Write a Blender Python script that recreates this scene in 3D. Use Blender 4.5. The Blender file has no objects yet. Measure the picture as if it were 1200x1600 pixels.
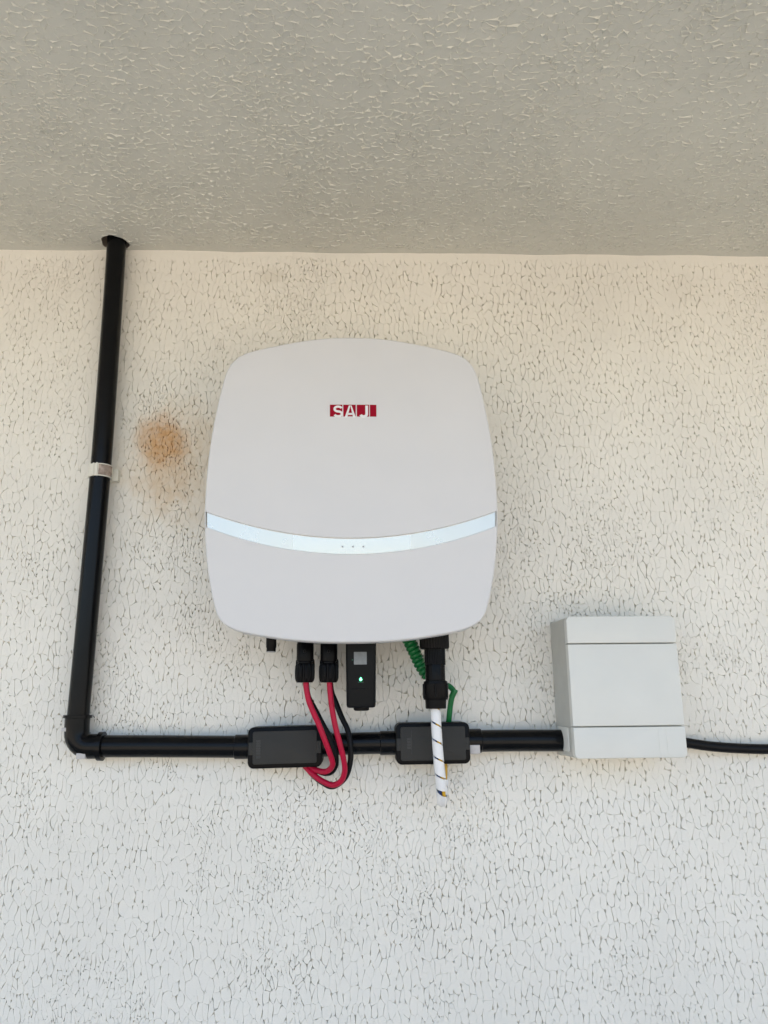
import bpy, bmesh, math, random
import numpy as np
from mathutils import Vector, Matrix

# ------------------------------------------------------------------ camera, sky, sun, exposure
S = bpy.context.scene
R = math.radians
cam_d = bpy.data.cameras.new('camera')
cam = bpy.data.objects.new('camera', cam_d)
S.collection.objects.link(cam)
cam_d.sensor_fit = 'HORIZONTAL'; cam_d.sensor_width = 36.0; cam_d.lens = 36.0
cam_d.clip_start = 0.02; cam_d.clip_end = 500
_th, _psi, _rho = 0.2398, 0.0347, 0.01055            # looking up 13.7 deg, turned 2 deg right, rolled 0.6 deg
_fw = Vector((math.sin(_psi)*math.cos(_th), math.cos(_psi)*math.cos(_th), math.sin(_th)))
_r0 = Vector((math.cos(_psi), -math.sin(_psi), 0)); _u0 = _r0.cross(_fw)
_r = _r0*math.cos(_rho) - _u0*math.sin(_rho); _u = _u0*math.cos(_rho) + _r0*math.sin(_rho)
_m = Matrix((_r, _u, -_fw)).transposed().to_4x4()
_m.translation = Vector((0, -1.2, 1.6))
cam.matrix_world = _m
S.camera = cam

SUN_EL, SUN_AZ = 56.0, 25.0      # sun high above and behind the building: the wall and soffit are in open shade
W = bpy.data.worlds.new('World'); S.world = W; W.use_nodes = True
wn = W.node_tree.nodes; wl = W.node_tree.links
bg = wn['Background']; bg.inputs['Strength'].default_value = 0.15
sky = wn.new('ShaderNodeTexSky'); sky.sky_type = 'NISHITA'; sky.sun_disc = False
sky.sun_elevation = R(SUN_EL); sky.sun_rotation = R(SUN_AZ)
sky.air_density = 1.0; sky.dust_density = 3.0; sky.ozone_density = 1.0
wl.new(sky.outputs['Color'], bg.inputs['Color'])
sun_d = bpy.data.lights.new('sun', 'SUN'); sun = bpy.data.objects.new('sun', sun_d)
S.collection.objects.link(sun)
sun_d.energy = 3.6; sun_d.angle = R(0.5); sun_d.color = (1.0, 0.93, 0.82)
_d = Vector((math.sin(R(SUN_AZ))*math.cos(R(SUN_EL)), math.cos(R(SUN_AZ))*math.cos(R(SUN_EL)), math.sin(R(SUN_EL))))
sun.rotation_euler = _d.to_track_quat('Z', 'Y').to_euler()
sun.location = _d*20
S.view_settings.view_transform = 'Standard'; S.view_settings.look = 'None'
S.view_settings.gamma = 1.0; S.view_settings.use_curve_mapping = False
S.view_settings.exposure = 1.64
S.render.engine = 'CYCLES'
S.cycles.max_bounces = 8; S.cycles.diffuse_bounces = 6

# ------------------------------------------------------------------ helpers
C = bpy.context.collection
ORG = {}

def thing(name, loc, label, cat, group=None):
    o = bpy.data.objects.new(name, None); C.objects.link(o)
    o.empty_display_size = 0.02
    o.location = loc; ORG[o] = Vector(loc)
    o['label'] = label; o['category'] = cat
    if group: o['group'] = group
    return o

def tag(o, label, cat, group=None):
    o['label'] = label; o['category'] = cat
    if group: o['group'] = group
    return o

def obj(name, bm, mat, parent=None, smooth=True, loc=None, label=None):
    """link a bmesh given in world coordinates as ONE mesh object"""
    org = ORG[parent] if parent else Vector(loc or (0, 0, 0))
    bmesh.ops.recalc_face_normals(bm, faces=bm.faces)
    if smooth:
        for f in bm.faces: f.smooth = True
        for e in bm.edges:
            if len(e.link_faces) == 2 and e.calc_face_angle(0) > R(38): e.smooth = False
    bmesh.ops.translate(bm, vec=-org, verts=bm.verts)
    me = bpy.data.meshes.new(name); bm.to_mesh(me); bm.free()
    me.materials.append(mat)
    o = bpy.data.objects.new(name, me); C.objects.link(o)
    ORG[o] = org
    if parent: o.parent = parent
    else: o.location = org
    if label: o['label'] = label
    return o

def ring_faces(bm, a, b, closed=True):
    n = len(a)
    for i in range(n if closed else n-1):
        j = (i+1) % n
        bm.faces.new((a[i], a[j], b[j], b[i]))

def rrect(x0, x1, z0, z1, r, n=6):
    out = []
    for cx, cz, a0 in ((x1-r, z1-r, 0), (x0+r, z1-r, 90), (x0+r, z0+r, 180), (x1-r, z0+r, 270)):
        for k in range(n+1):
            a = R(a0 + 90*k/n)
            out.append((cx + r*math.cos(a), cz + r*math.sin(a)))
    return out

def plate(bm, x0, x1, z0, z1, d0, d1, r=0.004, bev=0.0015, xf=None, back=True):
    """rounded slab standing off the wall: d0 = distance of its back, d1 = of its front"""
    xf = xf or (lambda p: p)
    def ring(inset, d):
        rr = max(r-inset, 0.0003)
        return [bm.verts.new(xf(Vector((x, -d, z)))) for x, z in rrect(x0+inset, x1-inset, z0+inset, z1-inset, rr)]
    rings = [ring(0, d0), ring(0, d1-bev), ring(bev*0.3, d1-bev*0.3), ring(bev, d1)]
    for a, b in zip(rings, rings[1:]): ring_faces(bm, a, b)
    bm.faces.new(rings[-1])
    if back: bm.faces.new(rings[0][::-1])
    return bm

def smooth_path(pts, sub=8):
    P = [Vector(p) for p in pts]
    P = [2*P[0]-P[1]] + P + [2*P[-1]-P[-2]]
    out = []
    for i in range(1, len(P)-2):
        a, b, c, d = P[i-1:i+3]
        for k in range(sub):
            t = k/sub
            out.append(0.5*((2*b) + (c-a)*t + (2*a-5*b+4*c-d)*t*t + (3*b-a-3*c+d)*t**3))
    out.append(P[-2])
    return out

def frames(path):
    T = []
    for i in range(len(path)):
        T.append((path[min(i+1, len(path)-1)] - path[max(i-1, 0)]).normalized())
    ref = Vector((0, 1, 0)) if abs(T[0].y) < 0.9 else Vector((1, 0, 0))
    N = [(ref - T[0]*ref.dot(T[0])).normalized()]
    for i in range(1, len(path)):
        n = N[-1] - T[i]*N[-1].dot(T[i]); N.append(n.normalized())
    return [(path[i], T[i], N[i], T[i].cross(N[i])) for i in range(len(path))]

def tube(bm, path, rad, n=16, cap=True):
    rf = rad if callable(rad) else (lambda t: rad)
    fr = frames(path); prev = None; first = None
    for i, (p, t, a, b) in enumerate(fr):
        r = rf(i/(len(fr)-1))
        ring = [bm.verts.new(p + (a*math.cos(2*math.pi*k/n) + b*math.sin(2*math.pi*k/n))*r) for k in range(n)]
        if prev: ring_faces(bm, prev, ring)
        else: first = ring
        prev = ring
    if cap:
        bm.faces.new(first[::-1]); bm.faces.new(prev)
    return bm

def lathe(bm, o, ax, prof, n=48, ribs=0):
    """prof: (t along axis, radius, rib depth)"""
    o = Vector(o); ax = Vector(ax).normalized()
    ref = Vector((0, 1, 0)) if abs(ax.y) < 0.9 else Vector((1, 0, 0))
    a = (ref - ax*ref.dot(ax)).normalized(); b = ax.cross(a)
    prev = first = None
    for q in prof:
        t, r = q[0], q[1]; rd = q[2] if len(q) > 2 else 0
        ring = []
        for k in range(n):
            w = 2*math.pi*k/n
            rr = r
            if rd and ribs:
                f = (k*ribs/n) % 1.0
                if f < 0.35: rr = r - rd
            ring.append(bm.verts.new(o + ax*t + (a*math.cos(w) + b*math.sin(w))*rr))
        if prev: ring_faces(bm, prev, ring)
        else: first = ring
        prev = ring
    bm.faces.new(first[::-1]); bm.faces.new(prev)
    return bm

def box(bm, x0, x1, z0, z1, d0, d1, xf=None):
    xf = xf or (lambda p: p)
    v = [bm.verts.new(xf(Vector((x, -d, z)))) for d in (d0, d1) for x, z in ((x0, z0), (x1, z0), (x1, z1), (x0, z1))]
    for f in ((0, 1, 2, 3), (4, 5, 6, 7), (0, 1, 5, 4), (1, 2, 6, 5), (2, 3, 7, 6), (3, 0, 4, 7)):
        bm.faces.new([v[i] for i in f])
    return bm

# ------------------------------------------------------------------ materials
def mat(name, col, rough=0.5, metal=0.0, var=0.0, vscale=30, bump=0.0, bscale=400, rvar=0.0, spec=0.5, emit=None, coat=0):
    m = bpy.data.materials.new(name); m.use_nodes = True
    nt = m.node_tree; b = nt.nodes['Principled BSDF']
    b.inputs['Base Color'].default_value = (*col, 1); b.inputs['Roughness'].default_value = rough
    b.inputs['Metallic'].default_value = metal; b.inputs['Specular IOR Level'].default_value = spec
    tc = nt.nodes.new('ShaderNodeTexCoord')
    if var or rvar:
        n = nt.nodes.new('ShaderNodeTexNoise'); n.inputs['Scale'].default_value = vscale; n.inputs['Detail'].default_value = 5
        nt.links.new(tc.outputs['Object'], n.inputs['Vector'])
        if var:
            r = nt.nodes.new('ShaderNodeValToRGB')
            r.color_ramp.elements[0].position = 0.3; r.color_ramp.elements[1].position = 0.7
            r.color_ramp.elements[0].color = (*[c*(1-var) for c in col], 1)
            r.color_ramp.elements[1].color = (*[min(1, c*(1+var)) for c in col], 1)
            nt.links.new(n.outputs['Fac'], r.inputs['Fac']); nt.links.new(r.outputs['Color'], b.inputs['Base Color'])
        if rvar:
            q = nt.nodes.new('ShaderNodeMapRange')
            q.inputs['From Min'].default_value = 0.3; q.inputs['From Max'].default_value = 0.7
            q.inputs['To Min'].default_value = rough-rvar; q.inputs['To Max'].default_value = rough+rvar
            nt.links.new(n.outputs['Fac'], q.inputs['Value']); nt.links.new(q.outputs['Result'], b.inputs['Roughness'])
    if bump:
        n2 = nt.nodes.new('ShaderNodeTexNoise'); n2.inputs['Scale'].default_value = bscale; n2.inputs['Detail'].default_value = 3
        bp = nt.nodes.new('ShaderNodeBump'); bp.inputs['Strength'].default_value = bump; bp.inputs['Distance'].default_value = 0.001
        nt.links.new(tc.outputs['Object'], n2.inputs['Vector'])
        nt.links.new(n2.outputs['Fac'], bp.inputs['Height']); nt.links.new(bp.outputs['Normal'], b.inputs['Normal'])
    if emit:
        b.inputs['Emission Color'].default_value = (*emit[0], 1); b.inputs['Emission Strength'].default_value = emit[1]
    return m

M = {}
M['cover'] = mat('cover_plastic', (0.67, 0.662, 0.658), 0.48, var=0.012, vscale=14, bump=0.05, bscale=900, rvar=0.05, spec=0.35)
M['housing'] = mat('grey_casting', (0.32, 0.32, 0.33), 0.5, var=0.05)
M['strip'] = mat('silver_strip', (0.70, 0.65, 0.565), 0.28, metal=0.85, rvar=0.015, vscale=25)
M['window'] = mat('silver_window', (0.73, 0.685, 0.60), 0.26, metal=0.8)
M['dot'] = mat('grey_dot', (0.40, 0.41, 0.42), 0.5)
M['red'] = mat('red_print', (0.30, 0.001, 0.016), 0.5, spec=0.12)
M['letter'] = mat('white_print', (0.78, 0.77, 0.76), 0.45)
M['black'] = mat('black_conduit', (0.0035, 0.0037, 0.0042), 0.22, spec=0.18, var=0.15, vscale=60, rvar=0.03)
M['rubber'] = mat('black_plastic', (0.002, 0.002, 0.0025), 0.36, spec=0.12, var=0.2, vscale=80, rvar=0.06)
M['lid'] = mat('charcoal_lid', (0.031, 0.030, 0.027), 0.62, spec=0.3, var=0.12, vscale=45, bump=0.1, bscale=1200, rvar=0.06)
M['lidmark'] = mat('black_emboss', (0.02, 0.02, 0.02), 0.45)
M['dongle'] = mat('dark_plastic', (0.003, 0.0042, 0.0055), 0.40, spec=0.13, var=0.1, vscale=60)
M['sticker'] = mat('grey_sticker', (0.20, 0.21, 0.21), 0.5, var=0.1, vscale=200)
M['led'] = mat('green_led', (0.2, 0.9, 0.5), 0.3, emit=((0.12, 1.0, 0.42), 2.2))
M['ledring'] = mat('dim_green_print', (0.01, 0.10, 0.05), 0.4)
M['redwire'] = mat('red_sheath', (0.42, 0.004, 0.036), 0.42, spec=0.25, var=0.08, vscale=90)
M['blackwire'] = mat('black_sheath', (0.003, 0.003, 0.004), 0.42, spec=0.18, var=0.2, vscale=90)
M['green'] = mat('green_sheath', (0.003, 0.15, 0.036), 0.40, var=0.08, vscale=90)
M['wrap'] = mat('white_spiral_wrap', (0.80, 0.80, 0.80), 0.38, var=0.02, vscale=90)
M['gold'] = mat('gold_wire', (0.62, 0.36, 0.02), 0.38)
M['bluewire'] = mat('blue_wire', (0.012, 0.03, 0.12), 0.4)
M['greenwire'] = mat('dark_green_wire', (0.01, 0.09, 0.04), 0.4)
M['clip'] = mat('ivory_clip', (0.72, 0.70, 0.62), 0.45, var=0.04, vscale=80)
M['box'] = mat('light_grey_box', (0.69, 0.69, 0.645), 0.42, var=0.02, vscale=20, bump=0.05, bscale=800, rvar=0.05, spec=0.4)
M['boxshade'] = mat('shaded_box_side', (0.50, 0.50, 0.46), 0.5, var=0.03, vscale=40, bump=0.06, bscale=800)  # same plastic as the box front, darkened for sides in shade
M['screw'] = mat('dark_screw', (0.004, 0.004, 0.004), 0.5)
M['tape'] = mat('grubby_tape', (0.30, 0.24, 0.20), 0.6, var=0.5, vscale=160)
M['bracket'] = mat('shaded_white_bracket', (0.50, 0.475, 0.46), 0.5, var=0.1, vscale=90)  # grey-pink plastic, its slight shade put into the colour
M['concrete'] = mat('concrete', (0.30, 0.25, 0.20), 0.85, var=0.2, vscale=25, bump=0.4, bscale=120)

def wall_mat(name, col, stain, rough=0.5):
    m = bpy.data.materials.new(name); m.use_nodes = True
    nt = m.node_tree; L = nt.links; b = nt.nodes['Principled BSDF']
    b.inputs['Roughness'].default_value = rough; b.inputs['Specular IOR Level'].default_value = 0.4
    tc = nt.nodes.new('ShaderNodeTexCoord'); co = tc.outputs['Object']
    def noise(scale, det=4):
        n = nt.nodes.new('ShaderNodeTexNoise'); n.inputs['Scale'].default_value = scale; n.inputs['Detail'].default_value = det
        L.new(co, n.inputs['Vector']); return n.outputs['Fac']
    def math_(op, a, c, cl=False):
        n = nt.nodes.new('ShaderNodeMath'); n.operation = op; n.use_clamp = cl
        for i, v in enumerate((a, c)):
            if isinstance(v, (int, float)): n.inputs[i].default_value = v
            else: L.new(v, n.inputs[i])
        return n.outputs[0]
    def rng(v, a, c, lo=0.0, hi=1.0):
        n = nt.nodes.new('ShaderNodeMapRange'); n.interpolation_type = 'SMOOTHSTEP'
        L.new(v, n.inputs['Value'])
        for k, x in (('From Min', a), ('From Max', c), ('To Min', lo), ('To Max', hi)): n.inputs[k].default_value = x
        return n.outputs[0]
    def mix(f, a, c):
        n = nt.nodes.new('ShaderNodeMix'); n.data_type = 'RGBA'
        L.new(f, n.inputs['Factor'])
        for i, v in ((6, a), (7, c)):
            if isinstance(v, tuple): n.inputs[i].default_value = (*v, 1)
            else: L.new(v, n.inputs[i])
        return n.outputs[2]
    c = mix(rng(noise(4.0), 0.35, 0.65), tuple(x*0.97 for x in col), tuple(min(1, x*1.02) for x in col))
    # old paint carries a little dust in irregular flecks
    c = mix(rng(noise(130, 3), 0.66, 0.74, 0, 0.22), c, tuple(x*0.62 for x in (col[0], col[1]*0.95, col[2]*0.86)))
    if stain:
        def dist(cx, cz, ax, az):
            mp = nt.nodes.new('ShaderNodeMapping'); mp.vector_type = 'POINT'
            mp.inputs['Location'].default_value = (-cx/ax, 0, -cz/az); mp.inputs['Scale'].default_value = (1/ax, 0, 1/az)
            L.new(co, mp.inputs['Vector'])
            ln = nt.nodes.new('ShaderNodeVectorMath'); ln.operation = 'LENGTH'; L.new(mp.outputs[0], ln.inputs[0])
            return math_('ADD', ln.outputs['Value'], math_('MULTIPLY', math_('SUBTRACT', noise(30, 5), 0.5), 0.9))
        for cx, cz, ax, az, amt, sc in stain:
            f = rng(dist(cx, cz, ax, az), 0.25, 1.15, amt, 0.0)
            f = math_('MULTIPLY', f, rng(noise(95, 4), 0.30, 0.68, 0.75, 1.15), True)
            c = mix(f, c, sc)
    L.new(c, b.inputs['Base Color'])
    bp = nt.nodes.new('ShaderNodeBump'); bp.inputs['Strength'].default_value = 0.2; bp.inputs['Distance'].default_value = 0.0012
    L.new(noise(420, 3), bp.inputs['Height']); L.new(bp.outputs['Normal'], b.inputs['Normal'])
    return m

_st = (-0.3185, 0.0, 2.0148)
_s2 = (-0.3115, 0.0, 1.9636)
_s3 = (-0.2516, 0.0, 2.0017)
M['wall'] = wall_mat('wall_paint', (0.795, 0.765, 0.69), [
    (_s3[0]-.03, _s3[2]-.03, 0.12, 0.13, 0.42, (0.58, 0.43, 0.25)),
    (_s2[0], _s2[2], 0.062, 0.080, 0.32, (0.55, 0.34, 0.15)),
    (_st[0]+.002, _st[2], 0.050, 0.056, 0.78, (0.53, 0.275, 0.09)),
    ((-0.1535, 0.0, 2.3137)[0], (-0.1535, 0.0, 2.3137)[2], 0.03, 0.018, 0.2, (0.40, 0.34, 0.24)),
    ((0.5742, 0.0, 2.2915)[0], (0.5742, 0.0, 2.2915)[2], 0.05, 0.04, 0.08, (0.42, 0.38, 0.30)),
])
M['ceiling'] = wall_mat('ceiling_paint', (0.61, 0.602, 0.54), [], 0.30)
M['ground'] = mat('sandy_paving', (0.392, 0.352, 0.288), 0.8, var=0.15, vscale=2.0, bump=0.5, bscale=40)

# ------------------------------------------------------------------ height fields for the trowelled texture
rs = np.random.RandomState(7)
_tab = rs.rand(4, 256, 256).astype(np.float32)

def vnoise(x, y, k=0):
    xi = np.floor(x).astype(np.int32); yi = np.floor(y).astype(np.int32)
    fx = (x-xi).astype(np.float32); fy = (y-yi).astype(np.float32)
    fx = fx*fx*(3-2*fx); fy = fy*fy*(3-2*fy)
    T = _tab[k]; a = xi & 255; b = (xi+1) & 255; c = yi & 255; d = (yi+1) & 255
    return (T[a, c]*(1-fx)+T[b, c]*fx)*(1-fy) + (T[a, d]*(1-fx)+T[b, d]*fx)*fy

def fbm(x, y, k=0, o=3):
    s = 0; w = 0
    for i in range(o):
        s = s + vnoise(x*2**i + 17.3*i, y*2**i + 9.1*i, (k+i) % 4)*0.5**i; w += 0.5**i
    return s/w

def sstep(v, a, b):
    t = np.clip((v-a)/(b-a), 0, 1); return t*t*(3-2*t)

def vor(u, v, sx, sy):
    """distance (metres) to the nearest cell border of a jittered Voronoi pattern with sx x sy cells"""
    u = u/sx; v = v/sy
    iu = np.floor(u).astype(np.int32); iv = np.floor(v).astype(np.int32)
    f1 = np.full(u.shape, 9, np.float32); f2 = f1.copy(); f3 = f1.copy()
    for dx in (-1, 0, 1):
        for dy in (-1, 0, 1):
            a = (iu+dx) & 255; b = (iv+dy) & 255
            d = np.hypot(iu+dx+_tab[0][a, b]-u, iv+dy+_tab[1][a, b]-v).astype(np.float32)
            m12 = np.maximum(f1, d); f1 = np.minimum(f1, d)
            m23 = np.maximum(f2, m12); f2 = np.minimum(f2, m12); f3 = np.minimum(f3, m23)
    k = 0.575*min(sx, sy)
    return (f2-f1)*k, (f3-f1)*k

def wall_height(x, z):
    wx = x + 0.005*(fbm(x/0.016, z/0.026, 0)-0.5)*2
    wz = z + 0.008*(fbm(x/0.015+40, z/0.024+11, 1)-0.5)*2
    # tall cells get rounded tops: bend the rows over each column
    d1, j1 = vor(wx+5, wz+5, 0.0112, 0.0265)
    d2, j2 = vor(wx+9, wz+3, 0.0080, 0.0120)
    m = sstep(fbm(x/0.09, z/0.11, 2), 0.48, 0.64)
    brk = sstep(fbm(x/0.009, z/0.012, 1), 0.36, 0.60)
    brk2 = sstep(fbm(x/0.007+7, z/0.007, 3), 0.42, 0.62)
    g1 = np.exp(-(d1/0.00072)**2)*(0.25+0.75*brk); g2 = np.exp(-(d2/0.00066)**2)*brk2
    p1 = np.exp(-(j1/0.0013)**2)*brk; p2 = np.exp(-(j2/0.0011)**2)*brk2
    g = np.maximum(g1*(1-0.75*m), g2*(0.10+0.90*m))
    pj = np.maximum(p1*(1-0.6*m), p2*(0.15+0.85*m))
    pit = sstep(vnoise(x/0.0042+3, z/0.0042, 2), 0.92, 0.98)
    dome = np.minimum(d1, 0.004)/0.004
    depth = 0.0052*g + 0.0055*pj + 0.0040*pit - 0.00025*dome - 0.0012*(fbm(x/0.06, z/0.08, 3)-0.5)
    fade = sstep(2.3615 - z + 0.010*(fbm(x/0.03, z/0.05, 2)-0.5), 0.010, 0.022)
    return depth*(0.12 + 0.88*fade)

def ceil_height(x, y):
    wx = x + 0.009*(fbm(x/0.020, y/0.018, 0)-0.5)*2 + 0.002*(vnoise(x/0.005, y/0.005, 2)-0.5)*2
    wy = y + 0.009*(fbm(x/0.020+33, y/0.018, 1)-0.5)*2 + 0.002*(vnoise(x/0.005, y/0.005+50, 3)-0.5)*2
    d1 = vor(wx+5, wy+6, 0.021, 0.016)[0]; d2 = vor(wx+2, wy+8, 0.011, 0.009)[0]
    m = sstep(fbm(x/0.08, y/0.08, 2), 0.42, 0.60)
    s1 = sstep(fbm(x/0.010, y/0.010, 1), 0.46, 0.66); s2 = sstep(fbm(x/0.008+7, y/0.008, 3), 0.48, 0.68)
    g = np.maximum(np.exp(-(d1/0.0010)**2)*s1, np.exp(-(d2/0.0009)**2)*s2*(0.2+0.8*m))
    h = 0.0028*g + 0.0018*(fbm(x/0.03, y/0.03, 3)-0.5)
    fade = sstep(-y + 0.006*(fbm(x/0.03, y/0.05, 2)-0.5), 0.006, 0.030)
    return h*(0.2+0.8*fade)

from mathutils.geometry import delaunay_2d_cdt

def cracked_sheet(x0, x1, z0, z1, ax, az, half_w, depth, keep_edge, along, place, seed, fine=None, warp=0.004, k=4, jw=0.0008, thin=0.00004, dome=0.0002, patch=(0.52, 0.66), amp=1.5, cut=0.28, low=0.12):
    """plaster laid as a mosaic of separate flat daubs: each cell is a fan of faces and the joints between
    cells are real V-shaped cracks (or, with negative depth, raised ridges) of varying width and depth"""
    rng = np.random.RandomState(seed)
    nx = int((x1-x0)/ax)+3; nz = int((z1-z0)/az)+3
    gi, gj = np.meshgrid(np.arange(nx), np.arange(nz), indexing='ij')
    u = (gi + 0.5*(gj % 2) + (rng.rand(nx, nz)-0.5)*0.80).ravel(); v = (gj*1.0 + (rng.rand(nx, nz)-0.5)*0.85).ravel()
    if fine:
        n2 = int(nx*nz*fine); u2 = rng.rand(n2)*nx; v2 = rng.rand(n2)*nz
        ok = sstep(fbm((u2*ax+x0)/0.10, (v2*az+z0)/0.12, 2), *patch) > rng.rand(n2)
        u = np.concatenate([u, u2[ok]]); v = np.concatenate([v, v2[ok]])
    pts = np.stack([u, v], -1)
    res = delaunay_2d_cdt([Vector((a, b)) for a, b in pts], [], [], 0, 1e-7)
    P = np.array([tuple(p) for p in res[0]], float)
    T = np.array([f for f in res[2] if len(f) == 3], int)
    A, B, Cc = P[T[:, 0]], P[T[:, 1]], P[T[:, 2]]
    d = 2*(A[:, 0]*(B[:, 1]-Cc[:, 1]) + B[:, 0]*(Cc[:, 1]-A[:, 1]) + Cc[:, 0]*(A[:, 1]-B[:, 1]))
    d = np.where(np.abs(d) < 1e-9, 1e-9, d)
    a2, b2, c2 = (A**2).sum(1), (B**2).sum(1), (Cc**2).sum(1)
    cc = np.stack([(a2*(B[:, 1]-Cc[:, 1]) + b2*(Cc[:, 1]-A[:, 1]) + c2*(A[:, 1]-B[:, 1]))/d,
                   (a2*(Cc[:, 0]-B[:, 0]) + b2*(A[:, 0]-Cc[:, 0]) + c2*(B[:, 0]-A[:, 0]))/d], -1)
    mid = (A+B+Cc)/3
    off = cc-mid; l = np.hypot(off[:, 0], off[:, 1]); cc = mid + off*np.minimum(1, 0.75/np.maximum(l, 1e-9))[:, None]
    E = np.concatenate([T[:, [0, 1]], T[:, [1, 2]], T[:, [2, 0]]]); own = np.tile(np.arange(len(T)), 3)
    lo_, hi_ = E.min(1), E.max(1); key = lo_.astype(np.int64)*len(P)+hi_
    o = np.argsort(key, kind='stable'); ks = key[o]
    m = np.nonzero(ks[1:] == ks[:-1])[0]
    ea, eb = lo_[o[m]], hi_[o[m]]; t1, t2 = own[o[m]], own[o[m+1]]
    ne = len(m); nt = len(T)
    def real(q):
        X = x0-ax + q[..., 0]*ax; Z = z0-az + q[..., 1]*az
        dx = warp*2*(fbm(X/0.020, Z/0.030, 0, 3)-0.5); dz = warp*2.4*(fbm(X/0.018+40, Z/0.026+11, 1, 3)-0.5)
        dx = dx + 0.0015*2*(vnoise(X/0.0065, Z/0.0065, 2)-0.5); dz = dz + 0.0013*2*(vnoise(X/0.0055+31, Z/0.0055, 3)-0.5)
        return np.stack([X+dx, Z+dz], -1)
    # strength of every joint, from 0 (closed) to 1
    es = np.clip(rng.rand(ne)*amp-cut, 0, 1)
    dv = cc[t2]-cc[t1]; steep = np.abs(dv[:, 1])*az/np.maximum(np.hypot(dv[:, 0]*ax, dv[:, 1]*az), 1e-9)
    es = es*(1-along + along*steep)
    js = np.zeros(nt); np.maximum.at(js, t1, es); np.maximum.at(js, t2, es)
    js = js*np.clip(rng.rand(nt)*1.7-0.25, 0, 1.0)
    ts = np.linspace(0, 1, k+1)
    C0 = cc[t1][:, None, :]*(1-ts)[None, :, None] + cc[t2][:, None, :]*ts[None, :, None]      # ne,k+1,2
    cw = real(C0)
    br = sstep(fbm(cw[..., 0]/0.011, cw[..., 1]/0.014, 1), 0.30, 0.58)
    st = es[:, None]*(low+(1-low)*br)
    st[:, 0] = js[t1]; st[:, -1] = js[t2]
    fade = keep_edge(cw[..., 0], cw[..., 1])
    st = st*fade
    st = st*(0.65+0.35*sstep(fbm(cw[..., 0]/0.13, cw[..., 1]/0.13, 3, 2), 0.35, 0.65))
    spot = np.where(rng.rand(ne, k+1) < 0.10, rng.rand(ne, k+1), 0)*(st > 0.05)
    spot[:, 0] = 0; spot[:, -1] = 0
    wid = thin + half_w*st + 0.7*jw*spot**2; wid[:, 0] += jw*js[t1]**2*fade[:, 0]; wid[:, -1] += jw*js[t2]**2*fade[:, -1]
    dep = depth*st**0.7; dep[:, 0] *= 1+0.6*js[t1]; dep[:, -1] *= 1+0.6*js[t2]
    cen = real(P)
    ids = np.arange(k+1)
    # vertex keys : crack bottom / rim of cell a / rim of cell b / centres
    cid = np.empty((ne, k+1), np.int64); cid[:, 0] = t1; cid[:, -1] = t2
    cid[:, 1:-1] = nt + np.arange(ne*(k-1)).reshape(ne, k-1)
    nC = nt + ne*(k-1)
    posC = np.zeros((nC, 2)); depC = np.zeros(nC); posC[cid] = cw; depC[cid] = dep
    rows_v = [place(posC[:, 0], posC[:, 1], depC)]; base = nC
    faces = []; flat = []
    rim_pos = []; rim_key = []
    for cell, sgn in ((ea, 1), (eb, -1)):
        du = P[cell][:, None, :]-C0; du /= np.maximum(np.hypot(du[..., 0], du[..., 1]), 1e-9)[..., None]
        rp = cw + du*wid[..., None]
        kk = np.empty((ne, k+1), np.int64)
        kk[:, 0] = t1*np.int64(len(P)) + cell; kk[:, -1] = t2*np.int64(len(P)) + cell
        kk[:, 1:-1] = 10**13 + (np.arange(ne*(k-1)).reshape(ne, k-1))*2 + (sgn > 0)
        rim_pos.append(rp); rim_key.append(kk)
    RP = np.stack(rim_pos).reshape(-1, 2); RK = np.stack(rim_key).reshape(-1)
    uq, first, inv = np.unique(RK, return_index=True, return_inverse=True)
    RU = RP[first]; rid = inv.reshape(2, ne, k+1)+base
    rows_v.append(place(RU[:, 0], RU[:, 1], np.zeros(len(RU)))); base += len(RU)
    rows_v.append(place(cen[:, 0], cen[:, 1], np.full(len(cen), -dome))); cb = base
    V = np.concatenate(rows_v).astype(np.float32)
    inb = lambda p: (p[:, 0] > x0) & (p[:, 0] < x1) & (p[:, 1] > z0) & (p[:, 1] < z1)
    inside = inb(cen)
    tris = []; quads = []
    for side, cell in ((0, ea), (1, eb)):
        use = inside[cell]
        r = rid[side][use]; c_ = cid[use]; ce = cb+cell[use]
        quads.append(np.stack([c_[:, :-1], c_[:, 1:], r[:, 1:], r[:, :-1]], -1).reshape(-1, 4))
        tris.append(np.stack([r[:, :-1], r[:, 1:], np.repeat(ce[:, None], k, 1)], -1).reshape(-1, 3))
    return V, np.concatenate(quads), np.concatenate(tris)

def sheet_data(V, Q, T, toward):
    """orient every face so that its normal points the way the surface is seen"""
    def fix(F):
        a, b, c = V[F[:, 0]], V[F[:, 1]], V[F[:, 2]]
        n = np.cross(b-a, c-a)@np.array(toward)
        F = F.copy(); w = n < 0; F[w] = F[w][:, ::-1]; return F
    Qt = np.concatenate([Q[:, [0, 1, 2]], Q[:, [0, 2, 3]]])
    return fix(Qt), fix(T)

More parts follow.
